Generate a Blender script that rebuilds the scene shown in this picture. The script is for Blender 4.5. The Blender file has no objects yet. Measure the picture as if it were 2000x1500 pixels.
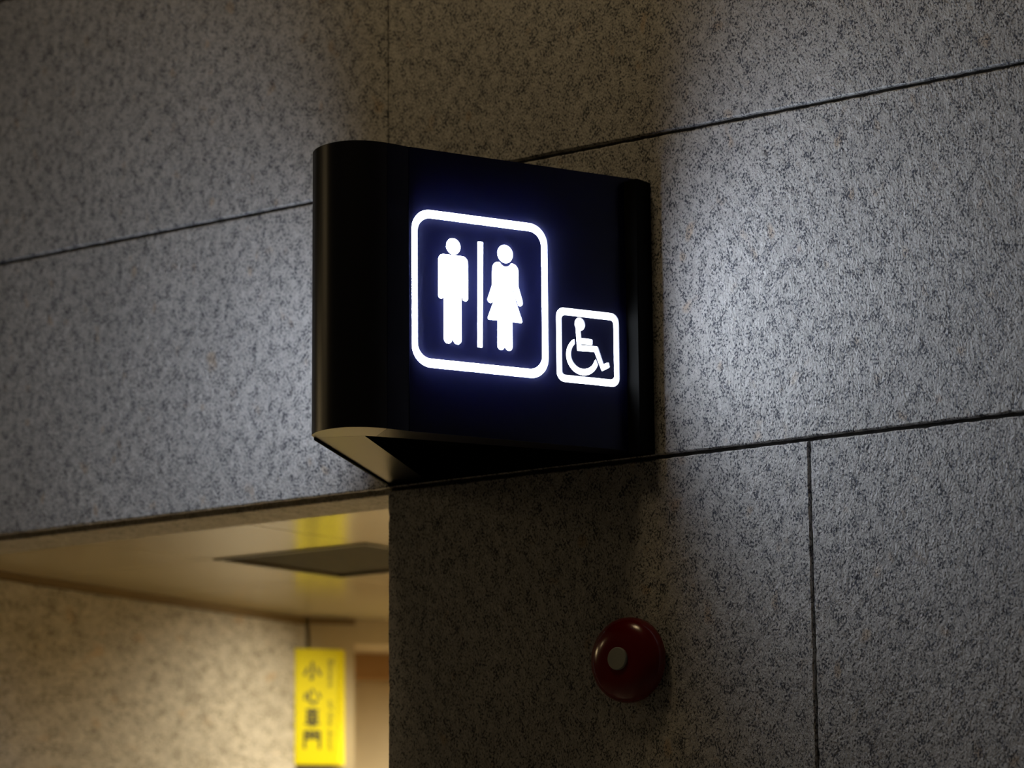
import bpy, bmesh, math, random
from mathutils import Vector, Matrix
from mathutils.geometry import tessellate_polygon

sc = bpy.context.scene
C = sc.collection
rnd = random.Random(7)

# ------------------------------------------------------------------ camera
f = 5755.0
pitch, roll, yaw = (math.radians(a) for a in (10.5, -0.5, 36.25))
F = Vector((-math.sin(yaw) * math.cos(pitch), math.cos(yaw) * math.cos(pitch), math.sin(pitch)))
R0 = Vector((math.cos(yaw), math.sin(yaw), 0)); U0 = R0.cross(F)
Rv = R0 * math.cos(roll) + U0 * math.sin(roll); Uv = Rv.cross(F)
CAM = Vector((3.366, -4.201, 1.6))
cd = bpy.data.cameras.new('camera'); cam = bpy.data.objects.new('camera', cd); C.objects.link(cam)
m = Matrix.Identity(4)
for i, v in enumerate((Rv, Uv, -F)):
    for j in range(3):
        m[j][i] = v[j]
m.translation = CAM
cam.matrix_world = m
cd.sensor_width = 36.0; cd.lens = f / 2000 * 36; cd.clip_start = 0.05; cd.clip_end = 100
cd.dof.use_dof = True; cd.dof.focus_distance = 4.96; cd.dof.aperture_fstop = 3.0
sc.camera = cam

# ------------------------------------------------------------------ world, lamps, exposure
w = bpy.data.worlds.new('dim_hall'); sc.world = w; w.use_nodes = True
w.node_tree.nodes['Background'].inputs[0].default_value = (1.0, 0.80, 0.50, 1)
w.node_tree.nodes['Background'].inputs[1].default_value = 0.012
vs = sc.view_settings
vs.view_transform = 'Standard'; vs.look = 'None'; vs.gamma = 1; vs.use_curve_mapping = False; vs.exposure = 0.0
sc.display_settings.display_device = 'sRGB'
SIGN_POWER = 94.0
SMALL_POWER = 20.0        # radiance of the lit pictograms
CORRIDOR_SPOT = 37.0
HALL_LAMP = 40.0
try:
    sc.cycles.max_bounces = 8; sc.cycles.diffuse_bounces = 4
    sc.cycles.sample_clamp_indirect = 4.0
except Exception:
    pass

def spot(name, loc, target, watts, angle, blend, col, size):
    l = bpy.data.lights.new(name, 'SPOT'); l.energy = watts; l.spot_size = math.radians(angle)
    l.spot_blend = blend; l.color = col; l.shadow_soft_size = size
    o = bpy.data.objects.new(name, l); C.objects.link(o); o.location = loc
    o.rotation_euler = (Vector(target) - Vector(loc)).to_track_quat('-Z', 'Y').to_euler()
    return o
WARM = (1.0, 0.87, 0.64); HALLC = (1.0, .73, .37)

# ------------------------------------------------------------------ materials
def mat(name, col, rough=.5, metal=0., spec=.5, emit=None, power=0., coat=0.):
    m = bpy.data.materials.new(name); m.use_nodes = True
    b = m.node_tree.nodes['Principled BSDF']
    b.inputs['Base Color'].default_value = (*col, 1)
    b.inputs['Roughness'].default_value = rough
    b.inputs['Metallic'].default_value = metal
    b.inputs['Specular IOR Level'].default_value = spec
    if coat:
        b.inputs['Coat Weight'].default_value = coat; b.inputs['Coat Roughness'].default_value = .08
    if emit:
        b.inputs['Emission Color'].default_value = (*emit, 1)
        b.inputs['Emission Strength'].default_value = power
    return m

def N(m, kind, **kw):
    n = m.node_tree.nodes.new(kind)
    for k, v in kw.items():
        if k in n.inputs: n.inputs[k].default_value = v
        else: setattr(n, k, v)
    return n
def L(m, a, ao, b, bi): m.node_tree.links.new(a.outputs[ao], b.inputs[bi])
def ramp(m, stops):
    n = N(m, 'ShaderNodeValToRGB'); e = n.color_ramp.elements
    while len(e) < len(stops): e.new(.5)
    for s, (p, c) in zip(e, stops):
        s.position = p; s.color = (*c, 1) if isinstance(c, tuple) else (c, c, c, 1)
    return n

def granite(name, light=(.56, .545, .53), dark=(.062, .067, .085), scale=1.0, squash=(1.18, 1.0, .86), tilt=38, relief=.68):
    m = mat(name, light, .62, spec=.35)
    b = m.node_tree.nodes['Principled BSDF']
    g = N(m, 'ShaderNodeNewGeometry')
    mp = N(m, 'ShaderNodeMapping'); L(m, g, 'Position', mp, 'Vector')
    mp.inputs['Rotation'].default_value = (0, math.radians(tilt), 0)
    mp.inputs['Scale'].default_value = squash
    def noise(s, d, r, src=mp):
        n = N(m, 'ShaderNodeTexNoise', Scale=s * scale, Detail=d, Roughness=r); L(m, src, 'Vector', n, 'Vector'); return n
    fine = noise(245, 3.0, .64)              # individual biotite flecks
    clus = noise(46, 3, .6)                # where the flecks crowd together
    big = noise(4.0, 2, .5)
    # fleck value = fine + .5*(cluster-.5)
    a1 = N(m, 'ShaderNodeMath', operation='MULTIPLY_ADD'); L(m, clus, 'Fac', a1, 0)
    a1.inputs[1].default_value = .49; L(m, fine, 'Fac', a1, 2)
    r = ramp(m, [(.0, 0.), (.738, 0.), (.780, .32), (.818, .72), (.865, 1.)])
    # ramp of (fine + .55*clus): mean ~ .775
    r.color_ramp.elements[0].position = 0
    L(m, a1, 0, r, 'Fac')
    # pale and grey feldspar patches
    patch = noise(62, 3, .6); pr = ramp(m, [(.36, tuple(c * .84 for c in light)), (.52, light), (.68, tuple(min(1, c * 1.12) for c in light))])
    L(m, patch, 'Fac', pr, 'Fac')
    tint = noise(24, 1, .5); tr = ramp(m, [(.66, (1., 1., 1.)), (.76, (1.0, .86, .72))]); L(m, tint, 'Fac', tr, 'Fac')
    mx = N(m, 'ShaderNodeMix', data_type='RGBA', blend_type='MULTIPLY'); mx.inputs[0].default_value = 1
    L(m, pr, 'Color', mx, 6); L(m, tr, 'Color', mx, 7)
    mx2 = N(m, 'ShaderNodeMix', data_type='RGBA'); L(m, r, 'Color', mx2, 0); L(m, mx, 2, mx2, 6)
    mx2.inputs[7].default_value = (*dark, 1)
    br = ramp(m, [(.3, .9), (.7, 1.06)]); L(m, big, 'Fac', br, 'Fac')
    mx3 = N(m, 'ShaderNodeMix', data_type='RGBA', blend_type='MULTIPLY'); mx3.inputs[0].default_value = 1
    L(m, mx2, 2, mx3, 6); L(m, br, 'Color', mx3, 7)
    L(m, mx3, 2, b, 'Base Color')
    # bush-hammered relief
    h = noise(230, 3, .6); h2 = noise(85, 2, .5)
    ad = N(m, 'ShaderNodeMath', operation='ADD'); L(m, h, 'Fac', ad, 0); L(m, h2, 'Fac', ad, 1)
    bp = N(m, 'ShaderNodeBump', Strength=relief, Distance=.004); L(m, ad, 0, bp, 'Height'); L(m, bp, 'Normal', b, 'Normal')
    return m

def speckle(m, s, amt, bump=0., src='Position'):
    """faint tone variation (and relief) on a plain material"""
    b = m.node_tree.nodes['Principled BSDF']; col = tuple(b.inputs['Base Color'].default_value)[:3]
    g = N(m, 'ShaderNodeNewGeometry'); n = N(m, 'ShaderNodeTexNoise', Scale=s, Detail=3); L(m, g, src, n, 'Vector')
    r = ramp(m, [(.3, tuple(c * (1 - amt) for c in col)), (.7, tuple(min(1, c * (1 + amt)) for c in col))])
    L(m, n, 'Fac', r, 'Fac'); L(m, r, 'Color', b, 'Base Color')
    if bump:
        bp = N(m, 'ShaderNodeBump', Strength=.3, Distance=bump); L(m, n, 'Fac', bp, 'Height'); L(m, bp, 'Normal', b, 'Normal')
    return m

M = {}
M['granite'] = granite('granite')
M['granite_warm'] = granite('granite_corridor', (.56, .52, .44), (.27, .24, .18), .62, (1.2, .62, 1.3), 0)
M['mortar'] = speckle(mat('joint', (.085, .08, .075), .9), 60, .3, .001)
M['navy'] = speckle(mat('navy_satin_metal', (.0012, .0016, .018), .34, spec=.2), 3, .1)
M['plate'] = mat('navy_tinted_acrylic', (.0010, .0013, .028), .36, spec=.2)
_m = M['plate']; _t = N(_m, 'ShaderNodeBsdfTranslucent'); _t.inputs['Color'].default_value = (.0205, .022, .047, 1)
_a = N(_m, 'ShaderNodeAddShader'); _o = _m.node_tree.nodes['Material Output']
L(_m, _m.node_tree.nodes['Principled BSDF'], 0, _a, 0); L(_m, _t, 0, _a, 1); L(_m, _a, 0, _o, 'Surface')
M['reflector'] = speckle(mat('white_reflector', (.75, .76, .8), .6), 20, .03)
M['shell'] = speckle(mat('dark_satin_aluminium', (.005, .005, .006), .33, metal=0., spec=.28), 3, .1)
M['nose'] = speckle(mat('nose_satin', (.003, .0034, .010), .33, spec=.6), 3, .1)
M['flange'] = speckle(mat('black_flange', (.003, .003, .003), .7, spec=.06), 5, .2)
M['lit'] = mat('lit_white_acrylic', (.8, .8, .85), .3, emit=(.77, .86, 1.0), power=SIGN_POWER)
M['lit_small'] = mat('lit_white_acrylic_small', (.8, .8, .85), .3, emit=(.84, .92, 1.0), power=SMALL_POWER)
M['ceiling'] = speckle(mat('gloss_ceiling', (.56, .48, .31), .17, spec=.5), 2, .04)
M['vent'] = speckle(mat('vent_dark', (.045, .034, .013), .7, spec=.15), 30, .2)
M['vent_frame'] = speckle(mat('vent_frame', (.12, .10, .06), .4), 30, .1)
M['tan'] = speckle(mat('tan_paint', (.56, .47, .31), .6), 8, .05)
M['tan_trim'] = speckle(mat('brown_trim', (.36, .20, .07), .5), 10, .1)
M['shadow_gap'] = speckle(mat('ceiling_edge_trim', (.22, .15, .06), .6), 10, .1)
M['yellow'] = speckle(mat('yellow_plastic', (.92, .82, .001), .5, spec=.2), 5, .04)
M['ink'] = speckle(mat('black_ink', (.05, .045, .01), .5), 40, .1)
M['shade_bracket'] = speckle(mat('brown_shade_bracket', (.10, .07, .03), .5), 20, .1)  # brown painted as shade below the notice; the back plate shares it
M['red'] = speckle(mat('red_gloss_paint', (.15, .001, .001), .2, spec=.5, coat=.25), 8, .08)
M['redbase'] = speckle(mat('red_base', (.12, .004, .004), .4), 8, .1)
M['greycap'] = speckle(mat('grey_label', (.30, .31, .28), .55), 20, .06)
M['floor'] = speckle(mat('stone_floor', (.40, .36, .30), .35), 3, .15)
M['lamp'] = mat('lamp_lens', (.9, .85, .7), .4, emit=(1, .80, .52), power=20)
M['lampring'] = speckle(mat('lamp_ring', (.55, .5, .45), .3), 30, .1)

# ------------------------------------------------------------------ helpers
def obj(name, bm, material, parent=None, smooth=False):
    me = bpy.data.meshes.new(name); bmesh.ops.recalc_face_normals(bm, faces=bm.faces[:]); bm.to_mesh(me); bm.free()
    if material: me.materials.append(material)
    if smooth:
        for p in me.polygons: p.use_smooth = True
        try: me.set_sharp_from_angle(angle=math.radians(35))
        except Exception: pass
    o = bpy.data.objects.new(name, me); C.objects.link(o)
    if parent:
        o.parent = parent
        o.matrix_parent_inverse = Matrix.Translation(-parent.location)
    return o
def tag(o, label=None, cat=None, group=None, kind=None):
    for k, v in (('label', label), ('category', cat), ('group', group), ('kind', kind)):
        if v: o[k] = v
    return o
def thing(name, label, cat, loc, group=None):
    o = bpy.data.objects.new(name, None); C.objects.link(o); o.location = loc; o.empty_display_size = .05
    return tag(o, label, cat, group)
def box(bm, x0, x1, y0, y1, z0, z1):
    vs_ = [bm.verts.new((x, y, z)) for x in (x0, x1) for y in (y0, y1) for z in (z0, z1)]
    for q in ((0, 1, 3, 2), (4, 6, 7, 5), (0, 4, 5, 1), (2, 3, 7, 6), (0, 2, 6, 4), (1, 5, 7, 3)):
        bm.faces.new([vs_[i] for i in q])
def bevel(bm, w_, seg=2):
    bmesh.ops.bevel(bm, geom=bm.edges[:], offset=w_, segments=seg, affect='EDGES', clamp_overlap=True)
def prism(bm, pts, z0, z1):
    """plan outline (x,y) extruded from z0 to z1"""
    a = [bm.verts.new((x, y, z0)) for x, y in pts]; b = [bm.verts.new((x, y, z1)) for x, y in pts]
    n = len(pts)
    for i in range(n): bm.faces.new((a[i], a[(i + 1) % n], b[(i + 1) % n], b[i]))
    for ring in (a, b):
        for t in tessellate_polygon([[v.co for v in ring]]):
            bm.faces.new([ring[i] for i in t])
def plaque(bm, pts, frame, h0, h1, holes=(), side=0):
    """outline (u,v) in a face's own frame, extruded along its normal from h0 to h1"""
    o, du, dv, dn = frame
    loops = [list(pts)] + [list(h) for h in holes]
    P = lambda p, h: o + du * p[0] + dv * p[1] + dn * h
    lo = [[bm.verts.new(P(p, h0)) for p in lp] for lp in loops]
    hi = [[bm.verts.new(P(p, h1)) for p in lp] for lp in loops]
    for a, b in zip(lo, hi):
        n = len(a)
        for i in range(n): bm.faces.new((a[i], a[(i + 1) % n], b[(i + 1) % n], b[i])).material_index = side
    flat = [[Vector((p[0], p[1], 0)) for p in lp] for lp in loops]
    tris = tessellate_polygon(flat)
    for ring in (lo, hi):
        vv = [v for lp in ring for v in lp]
        for t in tris:
            try: bm.faces.new([vv[i] for i in t])
            except ValueError: pass

def rough_panel(name, parent, a0, a1, z0, z1, face, thick, material, axis='x', step=.02, jit=.0005, inset=.0022):
    """a stone slab with a slightly chipped arris; face = coordinate of its front, it goes back by thick"""
    s = 1 if thick > 0 else -1
    pts = []
    def edge(p, q):
        n = max(2, int((Vector(q) - Vector(p)).length / step))
        for i in range(n):
            t = i / n; x = p[0] + (q[0] - p[0]) * t; z = p[1] + (q[1] - p[1]) * t
            j = rnd.uniform(-jit, jit) - (rnd.random() < .06) * rnd.uniform(0, jit * 3)
            if i == 0: j = 0
            nx, nz = (q[1] - p[1]), -(q[0] - p[0]); l = math.hypot(nx, nz); pts.append((x + nx / l * j, z + nz / l * j))
    edge((a0, z0), (a1, z0)); edge((a1, z0), (a1, z1)); edge((a1, z1), (a0, z1)); edge((a0, z1), (a0, z0))
    bm = bmesh.new(); cx, cz = (a0 + a1) / 2, (z0 + z1) / 2
    def P(x, z, d):
        return (x, face + d, z) if axis == 'x' else (face + d, x, z)
    def ring(ins, d):
        out = []
        for x, z in pts:
            xx = x + (ins if x < a0 + .01 else -ins if x > a1 - .01 else 0) * rnd.uniform(.7, 1.2)
            zz = z + (ins if z < z0 + .01 else -ins if z > z1 - .01 else 0) * rnd.uniform(.7, 1.2)
            out.append(bm.verts.new(P(xx, zz, d)))
        return out
    r0 = ring(inset, 0); r1 = ring(0, inset * s * .9); r2 = ring(0, thick)
    n = len(pts)
    for A, B in ((r0, r1), (r1, r2)):
        for i in range(n): bm.faces.new((A[i], A[(i + 1) % n], B[(i + 1) % n], B[i]))
    bm.faces.new(r0); bm.faces.new(r2)
    o = obj(name, bm, material, parent)
    return o
def slab(name, parent, dims, material, bv=.0015):
    bm = bmesh.new(); box(bm, *dims)
    if bv: bevel(bm, bv, 1)
    return obj(name, bm, material, parent)

# ------------------------------------------------------------------ the setting: hall side
TH = .012; G = .0038
bm = bmesh.new()
box(bm, 0, 4.6, TH, .2, 0, 4.2)             # pier and wall right of the opening
box(bm, -1.5, 0, TH + .005, .2, 2.428, 4.2)   # above the opening
box(bm, -4.0, -1.5, TH, .2, 0, 4.2)         # beyond the opening
wall = tag(obj('wall_front', bm, M['mortar']), kind='structure')
rows = [(2.975 + .575, 4.2), (2.975, 3.55), (2.401, 2.975), (1.826, 2.401), (1.251, 1.826), (.676, 1.251), (0, .676)]
cuts = {0: [-3.9, -2.2, -.7, .8, 2.3, 4.5], 1: [-3.9, -3.0, -1.5, 0, 1.5, 3.0, 4.5], 2: [-3.9, -3.0, -1.5, 0, 1.5, 3.0, 4.5],
        3: [0, .898, 2.1, 3.3, 4.5], 4: [0, .898, 2.1, 3.3, 4.5], 5: [0, .898, 2.1, 3.3, 4.5], 6: [0, .898, 2.1, 3.3, 4.5]}
for r, (z0, z1) in enumerate(rows):
    cs = cuts[r]
    spans = list(zip(cs, cs[1:]))
    if r >= 3: spans += [(-3.9, -3.0), (-3.0, -1.5)]
    for a, b in spans:
        near = -1.6 < a < 2 and r in (1, 2, 3)
        gx = .0022 if r != 1 else .0015
        zz0 = z0 + G; zz1 = z1 - G
        aa = a + (0 if (r >= 3 and a == 0) else gx); bb = b - (0 if (r >= 3 and b == -1.5) else gx)
        rough_panel('granite_panel', wall, aa, bb, zz0, zz1, rnd.uniform(-.0006, .0006) if not (a == -1.5 or a == 0) else 0, TH + .001,
                    M['granite'], step=.012 if near else .15, jit=.0006 if near else 0)
# reveal of the opening: soffit slabs and jamb slabs
slab('granite_panel', wall, (-1.497, -.002, .062, .205, 2.402, 2.426), M['granite_warm'])
for z0, z1 in ((1.826, 2.400), (1.251, 1.826), (.676, 1.251), (0, .676)):
    slab('granite_panel', wall, (-.009, -.0005, TH + .004, .205, z0 + .002, z1 - .002), M['granite'])
    slab('granite_panel', wall, (-1.4995, -1.482, TH + .003, .205, z0 + .002, z1 - .002), M['granite'])

bm = bmesh.new(); box(bm, -6, 6.5, -8, 5, -.1, 0)
tag(obj('floor', bm, M['floor']), kind='structure')

# ------------------------------------------------------------------ the setting: corridor behind the opening
CZ = 2.404
bm = bmesh.new(); box(bm, -3.3, .35, .206, 4.2, CZ + .03, CZ + .12)
ceil = tag(obj('ceiling', bm, M['mortar']), kind='structure')
VX0, VX1, VY0, VY1 = -.955, -.525, .580, 1.015
xs = [-3.3, -2.155, VX0, VX1, .33]; ys = [.207, VY0, VY1, 1.75, 2.95, 4.2]
for i in range(len(xs) - 1):
    for j in range(len(ys) - 1):
        if xs[i] == VX0 and ys[j] == VY0: continue
        slab('ceiling_panel', ceil, (xs[i] + .001, xs[i + 1] - .001, ys[j] + .001, ys[j + 1] - .001, CZ, CZ + .028), M['ceiling'], .0012)
v = thing('ceiling_hatch', 'dark square recessed hatch in the pale ceiling of the lit passage', 'hatch', ((VX0 + VX1) / 2, (VY0 + VY1) / 2, CZ))
for a in ((VX0, VX1, VY0, VY0 + .014), (VX0, VX1, VY1 - .014, VY1), (VX0, VX0 + .014, VY0 + .015, VY1 - .015), (VX1 - .014, VX1, VY0 + .015, VY1 - .015)):
    slab('frame', v, (*a, CZ - .003, CZ + .02), M['vent_frame'], .001)
slab('hatch_panel', v, (VX0 + .016, VX1 - .016, VY0 + .016, VY1 - .016, CZ + .004, CZ + .014), M['vent'], .001)

# left corridor wall: straight granite run that leans a little away, then a tan pier turned towards the hall
A0 = Vector((-1.43, .206)); P0 = Vector((-1.59, 1.65)); Dp = Vector((.545, .839)).normalized(); Np = Vector((Dp.y, -Dp.x))
def plan_box(bm, a, b, depth, z0, z1):
    """vertical slab whose visible side runs a->b in plan; depth goes to the left of a->b if > 0"""
    d = (b - a).normalized(); n = Vector((-d.y, d.x)) * depth
    prism(bm, [tuple(a), tuple(b), tuple(b + n), tuple(a + n)], z0, z1)
bm = bmesh.new(); plan_box(bm, A0, P0, .2, 0, CZ - .0005)
for v_ in bm.verts: v_.co += Vector((-.016, -.0008, 0))
wl = tag(obj('wall_left', bm, M['mortar']), kind='structure')
dl = (P0 - A0).normalized()
for z0, z1 in ((1.826, 2.385), (1.251, 1.826), (.676, 1.251), (0, .676)):
    bm = bmesh.new(); plan_box(bm, A0 + dl * .002, P0 - dl * .004, .016, z0 + .002, z1 - .002); bevel(bm, .0015, 1)
    obj('granite_panel', bm, M['granite_warm'], wl)
# edge trim along the ceiling
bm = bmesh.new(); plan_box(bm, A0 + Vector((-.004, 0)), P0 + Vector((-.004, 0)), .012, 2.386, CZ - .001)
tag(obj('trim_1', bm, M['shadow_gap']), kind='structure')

PW = .128
bm = bmesh.new(); plan_box(bm, P0 + Dp * .006, P0 + Dp * PW, .30, 0, CZ - .001)
wb = tag(obj('wall_back', bm, M['tan']), kind='structure')
# header over the recess and the recessed wall behind it
bm = bmesh.new(); plan_box(bm, P0 + Dp * (PW + .001), P0 + Dp * 2.7, .30, 2.339, CZ - .001)
obj('header', bm, M['tan'], wb)
bm = bmesh.new(); plan_box(bm, P0 + Dp * (PW + .002) - Np * .302, P0 + Dp * 2.7 - Np * .302, .12, 0, CZ - .001)
tag(obj('wall_rear', bm, M['tan']), kind='structure')
bm = bmesh.new(); plan_box(bm, P0 + Dp * (PW + .002) - Np * .24, P0 + Dp * 2.7 - Np * .24, .058, 2.27, 2.338)
tag(obj('trim_2', bm, M['tan_trim']), kind='structure')
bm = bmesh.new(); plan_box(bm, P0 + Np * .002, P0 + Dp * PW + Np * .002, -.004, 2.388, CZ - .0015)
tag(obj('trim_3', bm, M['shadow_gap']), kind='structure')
bm = bmesh.new(); box(bm, .335, .45, .206, 4.2, 0, 2.5)
tag(obj('wall_right', bm, M['tan']), kind='structure')
bm = bmesh.new(); box(bm, -3.3, .335, 4.2, 4.3, 0, 2.5)
tag(obj('wall_far', bm, M['tan']), kind='structure')

# corridor downlights (out of sight behind the pier)
def downlight(x, y, z, label, r=.055):
    t = thing('ceiling_light', label, 'light', (x, y, z))
    bm = bmesh.new(); bmesh.ops.create_cone(bm, cap_ends=True, segments=32, radius1=r, radius2=r * .96, depth=.008)
    bmesh.ops.translate(bm, verts=bm.verts, vec=(x, y, z - .005)); obj('ring', bm, M['lampring'], t)
    bm = bmesh.new(); bmesh.ops.create_cone(bm, cap_ends=True, segments=32, radius1=r * .8, radius2=r * .8, depth=.003)
    bmesh.ops.translate(bm, verts=bm.verts, vec=(x, y, z - .0105)); obj('lens', bm, M['lamp'], t)
    return t
downlight(-1.0, 1.60, CZ, 'round ceiling downlight in the passage behind the granite pier, nearer the pictogram sign')
downlight(-.8, 2.5, CZ, 'round ceiling downlight deep in the passage behind the granite pier')
spot('corridor_spot', (-1.0, 1.60, CZ - .02), (-1.50, 1.36, 1.75), CORRIDOR_SPOT, 112, 1.0, WARM, .04)
spot('corridor_spot_far', (-.8, 2.5, CZ - .02), (-.9, 2.5, 0), CORRIDOR_SPOT * 5.2, 165, .6, WARM, .05)

# ------------------------------------------------------------------ the illuminated sign
ZB, ZT = 2.412, 2.897
sign = thing('restroom_sign', 'dark navy wedge-shaped sign with lit white toilet and wheelchair pictograms, projecting from the granite wall', 'sign', (.295, 0, ZB))
TIP = [(.2265, -.479), (.2335, -.4935), (.2405, -.5025), (.251, -.511), (.262, -.5185), (.275, -.5245), (.288, -.5285), (.300, -.5305), (.314, -.5305),
       (.329, -.528), (.341, -.522), (.353, -.513), (.363, -.5025), (.3715, -.489), (.378, -.474)]
def smooth_open(pts, k=4):
    out = []
    n = len(pts)
    for i in range(n - 1):
        p0 = pts[max(0, i - 1)]; p1 = pts[i]; p2 = pts[i + 1]; p3 = pts[min(n - 1, i + 2)]
        for j in range(k):
            t = j / k
            out.append(tuple(.5 * (2 * p1[c] + (p2[c] - p0[c]) * t + (2 * p0[c] - 5 * p1[c] + 4 * p2[c] - p3[c]) * t * t + (3 * p1[c] - p0[c] - 3 * p2[c] + p3[c]) * t ** 3) for c in (0, 1)))
    out.append(pts[-1]); return out
tip = smooth_open(TIP)
bm = bmesh.new(); prism(bm, tip + [(.3145, -.424), (.304, -.4405), (.2285, -.4805)], ZB, ZT)
obj('nose_trim', bm, M['nose'], sign, smooth=True)
Af = Vector((.39, -.43, ZB)); df = Vector((.18, .425, 0)).normalized(); nf = Vector((df.y, -df.x, 0)); Af = Af - nf * .0027
CAV = .020
def fp(u, h): p = Af + df * u + nf * h; return (p.x, p.y)
bm = bmesh.new(); prism(bm, [(.3783, -.4732), (.384, -.4555), (.390, -.430), fp(0, 0), fp(.009, 0), fp(.009, -CAV), fp(.452, -CAV), fp(.452, 0), fp(.4612, 0), (.523, -.005), (.355, -.344), (.3149, -.4236)], ZB, ZT)
obj('front_panel', bm, M['navy'], sign, smooth=True)
for za, zb in ((ZB, ZB + .012), (ZT - .012, ZT)):
    bm = bmesh.new(); prism(bm, [fp(.0092, -CAV), fp(.4518, -CAV), fp(.4518, -.0001), fp(.0092, -.0001)], za, zb); obj('frame_cap', bm, M['navy'], sign)
bm = bmesh.new(); prism(bm, [fp(.010, -CAV + .0002), fp(.451, -CAV + .0002), fp(.451, -CAV + .0018), fp(.010, -CAV + .0018)], ZB + .0125, ZT - .0125)
obj('reflector', bm, M['reflector'], sign)
# rear panel: a thin dark outer sheet and a satin body
bm = bmesh.new(); prism(bm, [(.0, -.003), (.2255, -.479), (.2285, -.4805), (.004, -.003)], ZB - .004, ZT)
obj('edge_strip', bm, M['flange'], sign)
bm = bmesh.new(); prism(bm, [(.0045, -.003), (.2292, -.4795), (.3030, -.4398), (.088, -.003)], ZB, ZT - .002)
obj('rear_panel', bm, M['shell'], sign)
bm = bmesh.new(); prism(bm, [(.089, -.004), (.3035, -.438), (.3545, -.342), (.522, -.006)], ZB + .05, ZT - .004)
obj('hollow_shade', bm, M['flange'], sign)  # black block stands in for the shade inside the open hollow
bm = bmesh.new(); box(bm, .003, .591, -.0025, -.0002, ZB - .006, ZT - .008)
obj('wall_plate', bm, M['flange'], sign)
bm = bmesh.new(); prism(bm, [(.5722, -.0028), (.5590, -.0335), (.5600, -.0360), (.5880, -.0420), (.5905, -.0395), (.5905, -.0028)], ZB - .005, ZT - .008)
obj('mounting_flange', bm, M['flange'], sign)

FR = (Af, df, Vector((0, 0, 1)), nf)
Ar = Vector((.203, -.43, ZB)); dr = (Vector((0, -.003, 0)) - Vector((.2255, -.479, 0))).normalized(); nr = Vector((-(-dr.y) * -1, 0, 0))
nr = Vector((dr.y, -dr.x, 0)); nr = nr if nr.x < 0 else -nr
Ar = Vector((.2255, -.479, ZB)) + dr * .052 + nr * .0004
BK = (Ar, dr, Vector((0, 0, 1)), nr)
def rrect(x0, x1, y0, y1, r, k=10):
    out = []
    for cx, cy, a in ((x1 - r, y0 + r, -90), (x1 - r, y1 - r, 0), (x0 + r, y1 - r, 90), (x0 + r, y0 + r, 180)):
        for i in range(k + 1):
            t = math.radians(a + 90 * i / k); out.append((cx + r * math.cos(t), cy + r * math.sin(t)))
    return out
def arc(cx, cy, rx, ry, a0, a1, k=12):
    return [(cx + rx * math.cos(math.radians(a0 + (a1 - a0) * i / k)), cy + ry * math.sin(math.radians(a0 + (a1 - a0) * i / k))) for i in range(k + 1)]
def S(pts): return [(x / 1000, y / 1000) for x, y in pts]
s_ = .9   # half slit width, mm
man = (arc(66.5, 297, 11, 10.4, 180, 90, 8) + arc(101.8, 297, 11, 10.4, 90, 0, 8) + arc(107.2, 236, 5.6, 6.0, 0, -180, 10)
       + [(101.6, 283.5), (100.1, 283.5)] + arc(91.5, 163, 8.2, 8.4, 0, -180, 12) + [(83.3, 233), (81.9, 233)]
       + arc(73.7, 163, 8.2, 8.4, 0, -180, 12) + [(65.5, 237), (67.2, 283.5), (65.7, 283.5)] + arc(60.4, 236, 5.3, 6.0, 0, -180, 10))
wom = ([(160.2, 288.)] + arc(173, 291.5, 12.8, 13.8, 168, 90, 6) + [(176.5, 305.2)] + arc(186.8, 311, 12.2, 12.8, 208, 332, 10) + [(197, 305.3)]
       + arc(199.6, 292, 12.6, 13.4, 90, 8, 6) + [(212.1, 287), (211.9, 266.4), (219.3, 243.5)] + arc(214.6, 238.4, 5.6, 5.8, 10, -128, 8)
       + [(210.2, 236.8), (201.3, 260.5), (200.9, 276), (200.1, 276), (200.3, 259.5), (209.3, 233.2), (218.6, 208.3)] + arc(216.3, 206.2, 2.5, 2.7, 10, -95, 5)
       + [(199.4, 203.5)] + arc(191.9, 160.4, 7.3, 7.2, 0, -180, 12) + [(184.8, 203.8), (183.7, 203.8)] + arc(176.6, 160.4, 7.2, 7.2, 0, -180, 12)
       + [(169.9, 203.7)] + arc(153.6, 206.2, 2.6, 2.7, 265, 160, 5) + [(161.6, 233.4), (172.3, 260.5), (172.1, 276), (171.3, 276), (170.9, 261), (161.0, 236)]
       + arc(156.2, 238.2, 5.5, 5.6, -45, -190, 8) + [(159.9, 264)])
wheel = arc(339.5, 157.3, 33.3, 33.3, 117.5, 339.2, 34) + [(366.2, 156.2)] + arc(340.5, 159.5, 24.6, 24.3, -30, -228, 30)
body = ([(326.0, 206.0), (328.6, 166.6), (329.6, 166.0), (363.4, 167.2), (378.0, 134.9), (379.0, 134.9), (394.0, 142.6), (394.6, 144.2), (393.2, 150.3), (391.8, 151.2),
         (382.2, 147.2), (370.9, 176.4), (369.6, 177.3), (337.0, 176.6), (337.0, 178.8), (358.4, 178.6), (360.0, 180.0), (360.2, 187.4), (358.8, 188.9), (337.0, 188.9), (336.0, 203.0)])
def ell(cx, cy, rx, ry): return arc(cx, cy, rx, ry, 0, 360 - 10, 35)
chair = body[:-1] + arc(334.5, 213.0, 10.5, 11.4, -82, 216, 30)
man_head = ell(84.6, 322.5, 13.9, 14.0); wom_head = ell(186.1, 320.6, 15.2, 15.8)
bar = [(130.3, 154.6), (131.4, 153.6), (139.4, 153.6), (140.4, 154.6), (142.9, 335.6), (141.8, 336.6), (133.1, 336.6), (132.0, 335.4)]
SQ_O, SQ_I = rrect(4.6, 270.4, 110.5, 380.3, 36), rrect(15.6, 258.2, 125.6, 366.2, 25)
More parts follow.
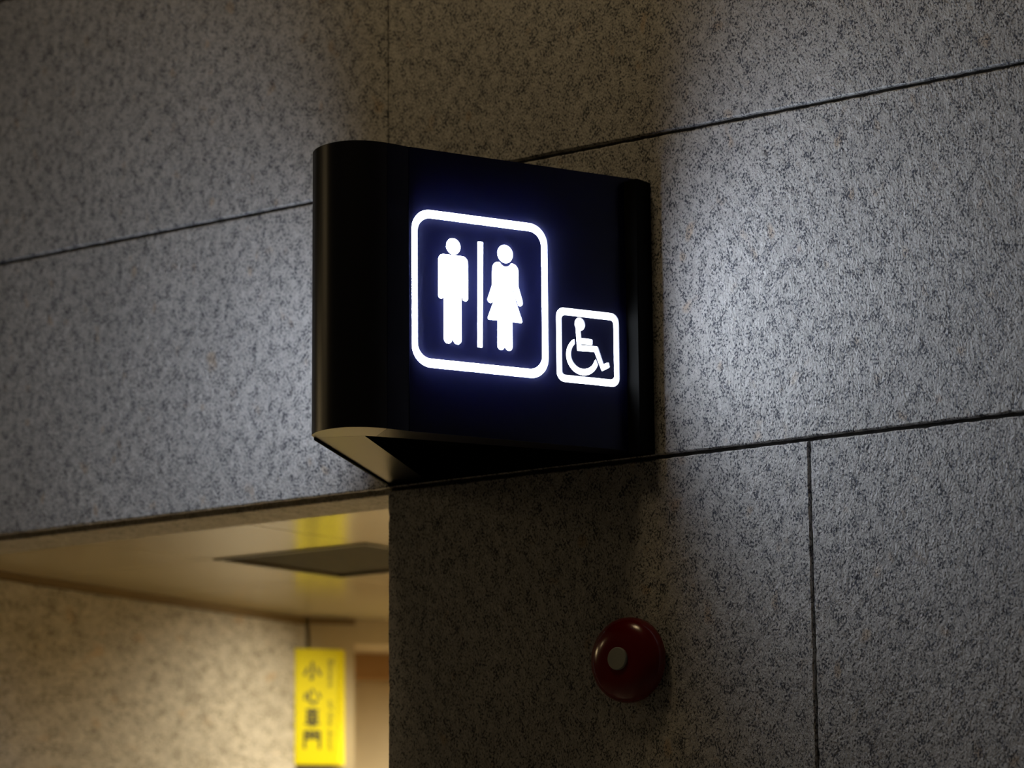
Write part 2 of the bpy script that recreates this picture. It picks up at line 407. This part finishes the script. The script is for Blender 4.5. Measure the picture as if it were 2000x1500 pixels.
SM_O, SM_I = rrect(286.8, 414.3, 109.3, 239.0, 16), rrect(297.8, 403.5, 121.6, 226.4, 7)
def pictos(fr, w0, w1):
    """a navy face plate with the pictograms cut through it, and the lit white acrylic behind each cut-out"""
    def part(name, *loops, m_='lit'):
        bm = bmesh.new()
        if len(loops) == 2 and loops[1] in (SQ_I, SM_I): plaque(bm, S(loops[0]), fr, .0002, .0006, [S(loops[1])])
        else:
            for lp in loops: plaque(bm, S(lp), fr, .0002, .0006)
        obj(name, bm, M[m_], sign)
    part('lit_square_frame', SQ_O, SQ_I); part('lit_small_frame', SM_O, SM_I, m_='lit_small')
    part('man_figure', man, man_head); part('woman_figure', wom, wom_head)
    part('divider_bar', bar); part('wheelchair_figure', chair, wheel, m_='lit_small')
    def plate(outer, *holes):
        bm = bmesh.new(); plaque(bm, S(outer), fr, .0, PLATE, [S(h) for h in holes]); obj('face_plate', bm, M['plate'], sign)
    plate([(w0, 0), (w1, 0), (w1, 485), (w0, 485)], SQ_O, SM_O)
    plate(SQ_I, man, man_head, wom, wom_head, bar)
    plate(SM_I, chair, wheel)
PLATE = .0040
pictos(FR, 0.3, 461.2); pictos(BK, -20, 430)

# ------------------------------------------------------------------ alarm bell
BX, BZ, BR = .540, 2.053, .0735
bell = thing('alarm_bell', 'round glossy red alarm bell with a grey centre disc, low on the granite wall', 'alarm bell', (BX, 0, BZ))
def lathe(bm, prof, k=64):
    rings = []
    for r, y in prof:
        rings.append([bm.verts.new((BX + r * math.cos(2 * math.pi * i / k), y, BZ + r * math.sin(2 * math.pi * i / k))) for i in range(k)] if r > 1e-6 else [bm.verts.new((BX, y, BZ))])
    for a, b in zip(rings, rings[1:]):
        for i in range(k):
            if len(a) == 1: bm.faces.new((a[0], b[(i + 1) % k], b[i]))
            elif len(b) == 1: bm.faces.new((a[i], a[(i + 1) % k], b[0]))
            else: bm.faces.new((a[i], a[(i + 1) % k], b[(i + 1) % k], b[i]))
bm = bmesh.new(); lathe(bm, [(0, 0), (.060, 0), (.060, -.013), (0, -.013)]); obj('back_box', bm, M['redbase'], bell, True)
prof = [(BR - .004, -.012), (BR, -.0125), (BR, -.017)]
for i in range(1, 15):
    t = math.pi / 2 * i / 14
    prof.append((.0225 + (BR - .0225) * math.cos(t) ** .9 if i < 14 else .0225, -.016 - .032 * math.sin(t)))
prof.append((0, -.048))
bm = bmesh.new(); lathe(bm, prof); obj('gong', bm, M['red'], bell, True)
bm = bmesh.new(); lathe(bm, [(0, -.0478), (.0195, -.0478), (.0195, -.0515), (.018, -.053), (0, -.053)])
tag(obj('centre_disc', bm, M['greycap'], bell, True), 'grey centre disc')

# ------------------------------------------------------------------ yellow notice
def yp(s, o, z):
    p = P0 + Dp * s + Np * o; return Vector((p.x, p.y, z))
ys_ = thing('warning_sign', 'yellow upright warning plate with black writing on the tan pier in the passage', 'sign', yp(.01, .0, 2.02))
bm = bmesh.new(); z0, z1 = 2.022, 2.320
prism(bm, [tuple(yp(s, o, 0).xy) for s, o in ((-.047, .004), (-.047, .036), (-.044, .039), (.071, .039), (.0735, .038), (.098, .012), (.098, .004))], z0, z1)
bevel(bm, .0012, 1); obj('plate', bm, M['yellow'], ys_)
bm = bmesh.new(); prism(bm, [tuple(yp(s, o, 0).xy) for s, o in ((-.040, .002), (-.040, .034), (.062, .034), (.062, .002))], 1.985, z0 - .0005)
obj('shade_bracket', bm, M['shade_bracket'], ys_)  # dark brown block put in for the shadow under the plate
bm = bmesh.new(); prism(bm, [tuple(yp(s, o, 0).xy) for s, o in ((.01, .0), (.01, .004), (.09, .004), (.09, .0))], 2.05, 2.29)
obj('back_plate', bm, M['shade_bracket'], ys_)
YF = (yp(0, .0392, 0), Vector((Dp.x, Dp.y, 0)), Vector((0, 0, 1)), Vector((Np.x, Np.y, 0)))
def stroke(bm, a, b, wd, cx, cz, sw, sh):
    ax, az = cx + (a[0] - .5) * sw, cz + (a[1] - .5) * sh; bx_, bz = cx + (b[0] - .5) * sw, cz + (b[1] - .5) * sh
    d = Vector((bx_ - ax, bz - az)); d.normalize(); n = Vector((-d.y, d.x)) * wd / 2
    plaque(bm, [(ax + n.x, az + n.y), (bx_ + n.x, bz + n.y), (bx_ - n.x, bz - n.y), (ax - n.x, az - n.y)], YF, 0, .0004)
glyphs = [
    [((.5, 1), (.5, .05)), ((.5, .05), (.36, .14)), ((.26, .68), (.05, .25)), ((.74, .68), (.96, .25))],
    [((.12, .62), (.06, .25)), ((.3, .72), (.33, .15)), ((.33, .15), (.72, .10)), ((.72, .10), (.78, .3)), ((.48, .85), (.60, .62)), ((.84, .66), (.97, .38))],
    [((.1, .88), (.9, .88)), ((.2, .72), (.8, .72)), ((.2, .3), (.8, .3)), ((.2, .51), (.8, .51)), ((.2, .72), (.2, .3)), ((.8, .72), (.8, .3)), ((.02, .15), (.98, .15)), ((.5, 1), (.5, -.05))],
    [((.08, .95), (.08, 0)), ((.08, .93), (.42, .93)), ((.42, .93), (.42, .55)), ((.08, .74), (.42, .74)), ((.08, .56), (.42, .56)),
     ((.92, .95), (.92, 0)), ((.58, .93), (.92, .93)), ((.58, .93), (.58, .55)), ((.58, .74), (.92, .74)), ((.58, .56), (.92, .56))]]
for g, cz, sw in zip(glyphs, (2.262, 2.199, 2.143, 2.086), (.045, .042, .040, .044)):
    bm = bmesh.new()
    for a, b in g: stroke(bm, a, b, .0064, .0015, cz, sw * 1.08, .048)
    obj('character', bm, M['ink'], ys_)
def words(txt, ztop, length):
    c = bpy.data.curves.new('lettering', 'FONT'); c.body = txt; c.size = .02; c.extrude = .0002; c.align_x = 'LEFT'; c.resolution_u = 2
    o = bpy.data.objects.new('lettering', c); C.objects.link(o)
    dg = bpy.context.evaluated_depsgraph_get(); dg.update()
    me = bpy.data.meshes.new_from_object(o.evaluated_get(dg)); bpy.data.objects.remove(o)
    xs_ = [v.co.x for v in me.vertices]; k = length / max(1e-6, max(xs_) - min(xs_))
    o_, du, dv, dn = YF
    for v in me.vertices:
        x, y, z = v.co; v.co = o_ + du * (.0445 + y * 1.0) + dv * (ztop - (x - min(xs_)) * k) + dn * (z + .0004)
    me.materials.clear(); me.materials.append(M['ink'])
    o = bpy.data.objects.new('lettering', me); C.objects.link(o); o.parent = ys_; o.matrix_parent_inverse = Matrix.Translation(-ys_.location)
words('Beware', 2.291, .070); words('of the door', 2.187, .130)

# ------------------------------------------------------------------ hall lamps (outside the frame)
for k, (x, y, z, e) in enumerate([(.35, -1.15, 4.5, .42), (-4.5, -1.3, 3.2, .56), (-6.0, -3.6, 4.5, .5)]):
    downlight(x, y, z, ['round hall downlight high above the pictogram sign', 'round hall downlight lower down, in front of the passage opening', 'round hall downlight furthest to the left along the granite wall'][k], .09)
    spot('hall_spot', (x, y, z - .03), (x, y, 0), HALL_LAMP * e, 172, .15, HALLC, .28)
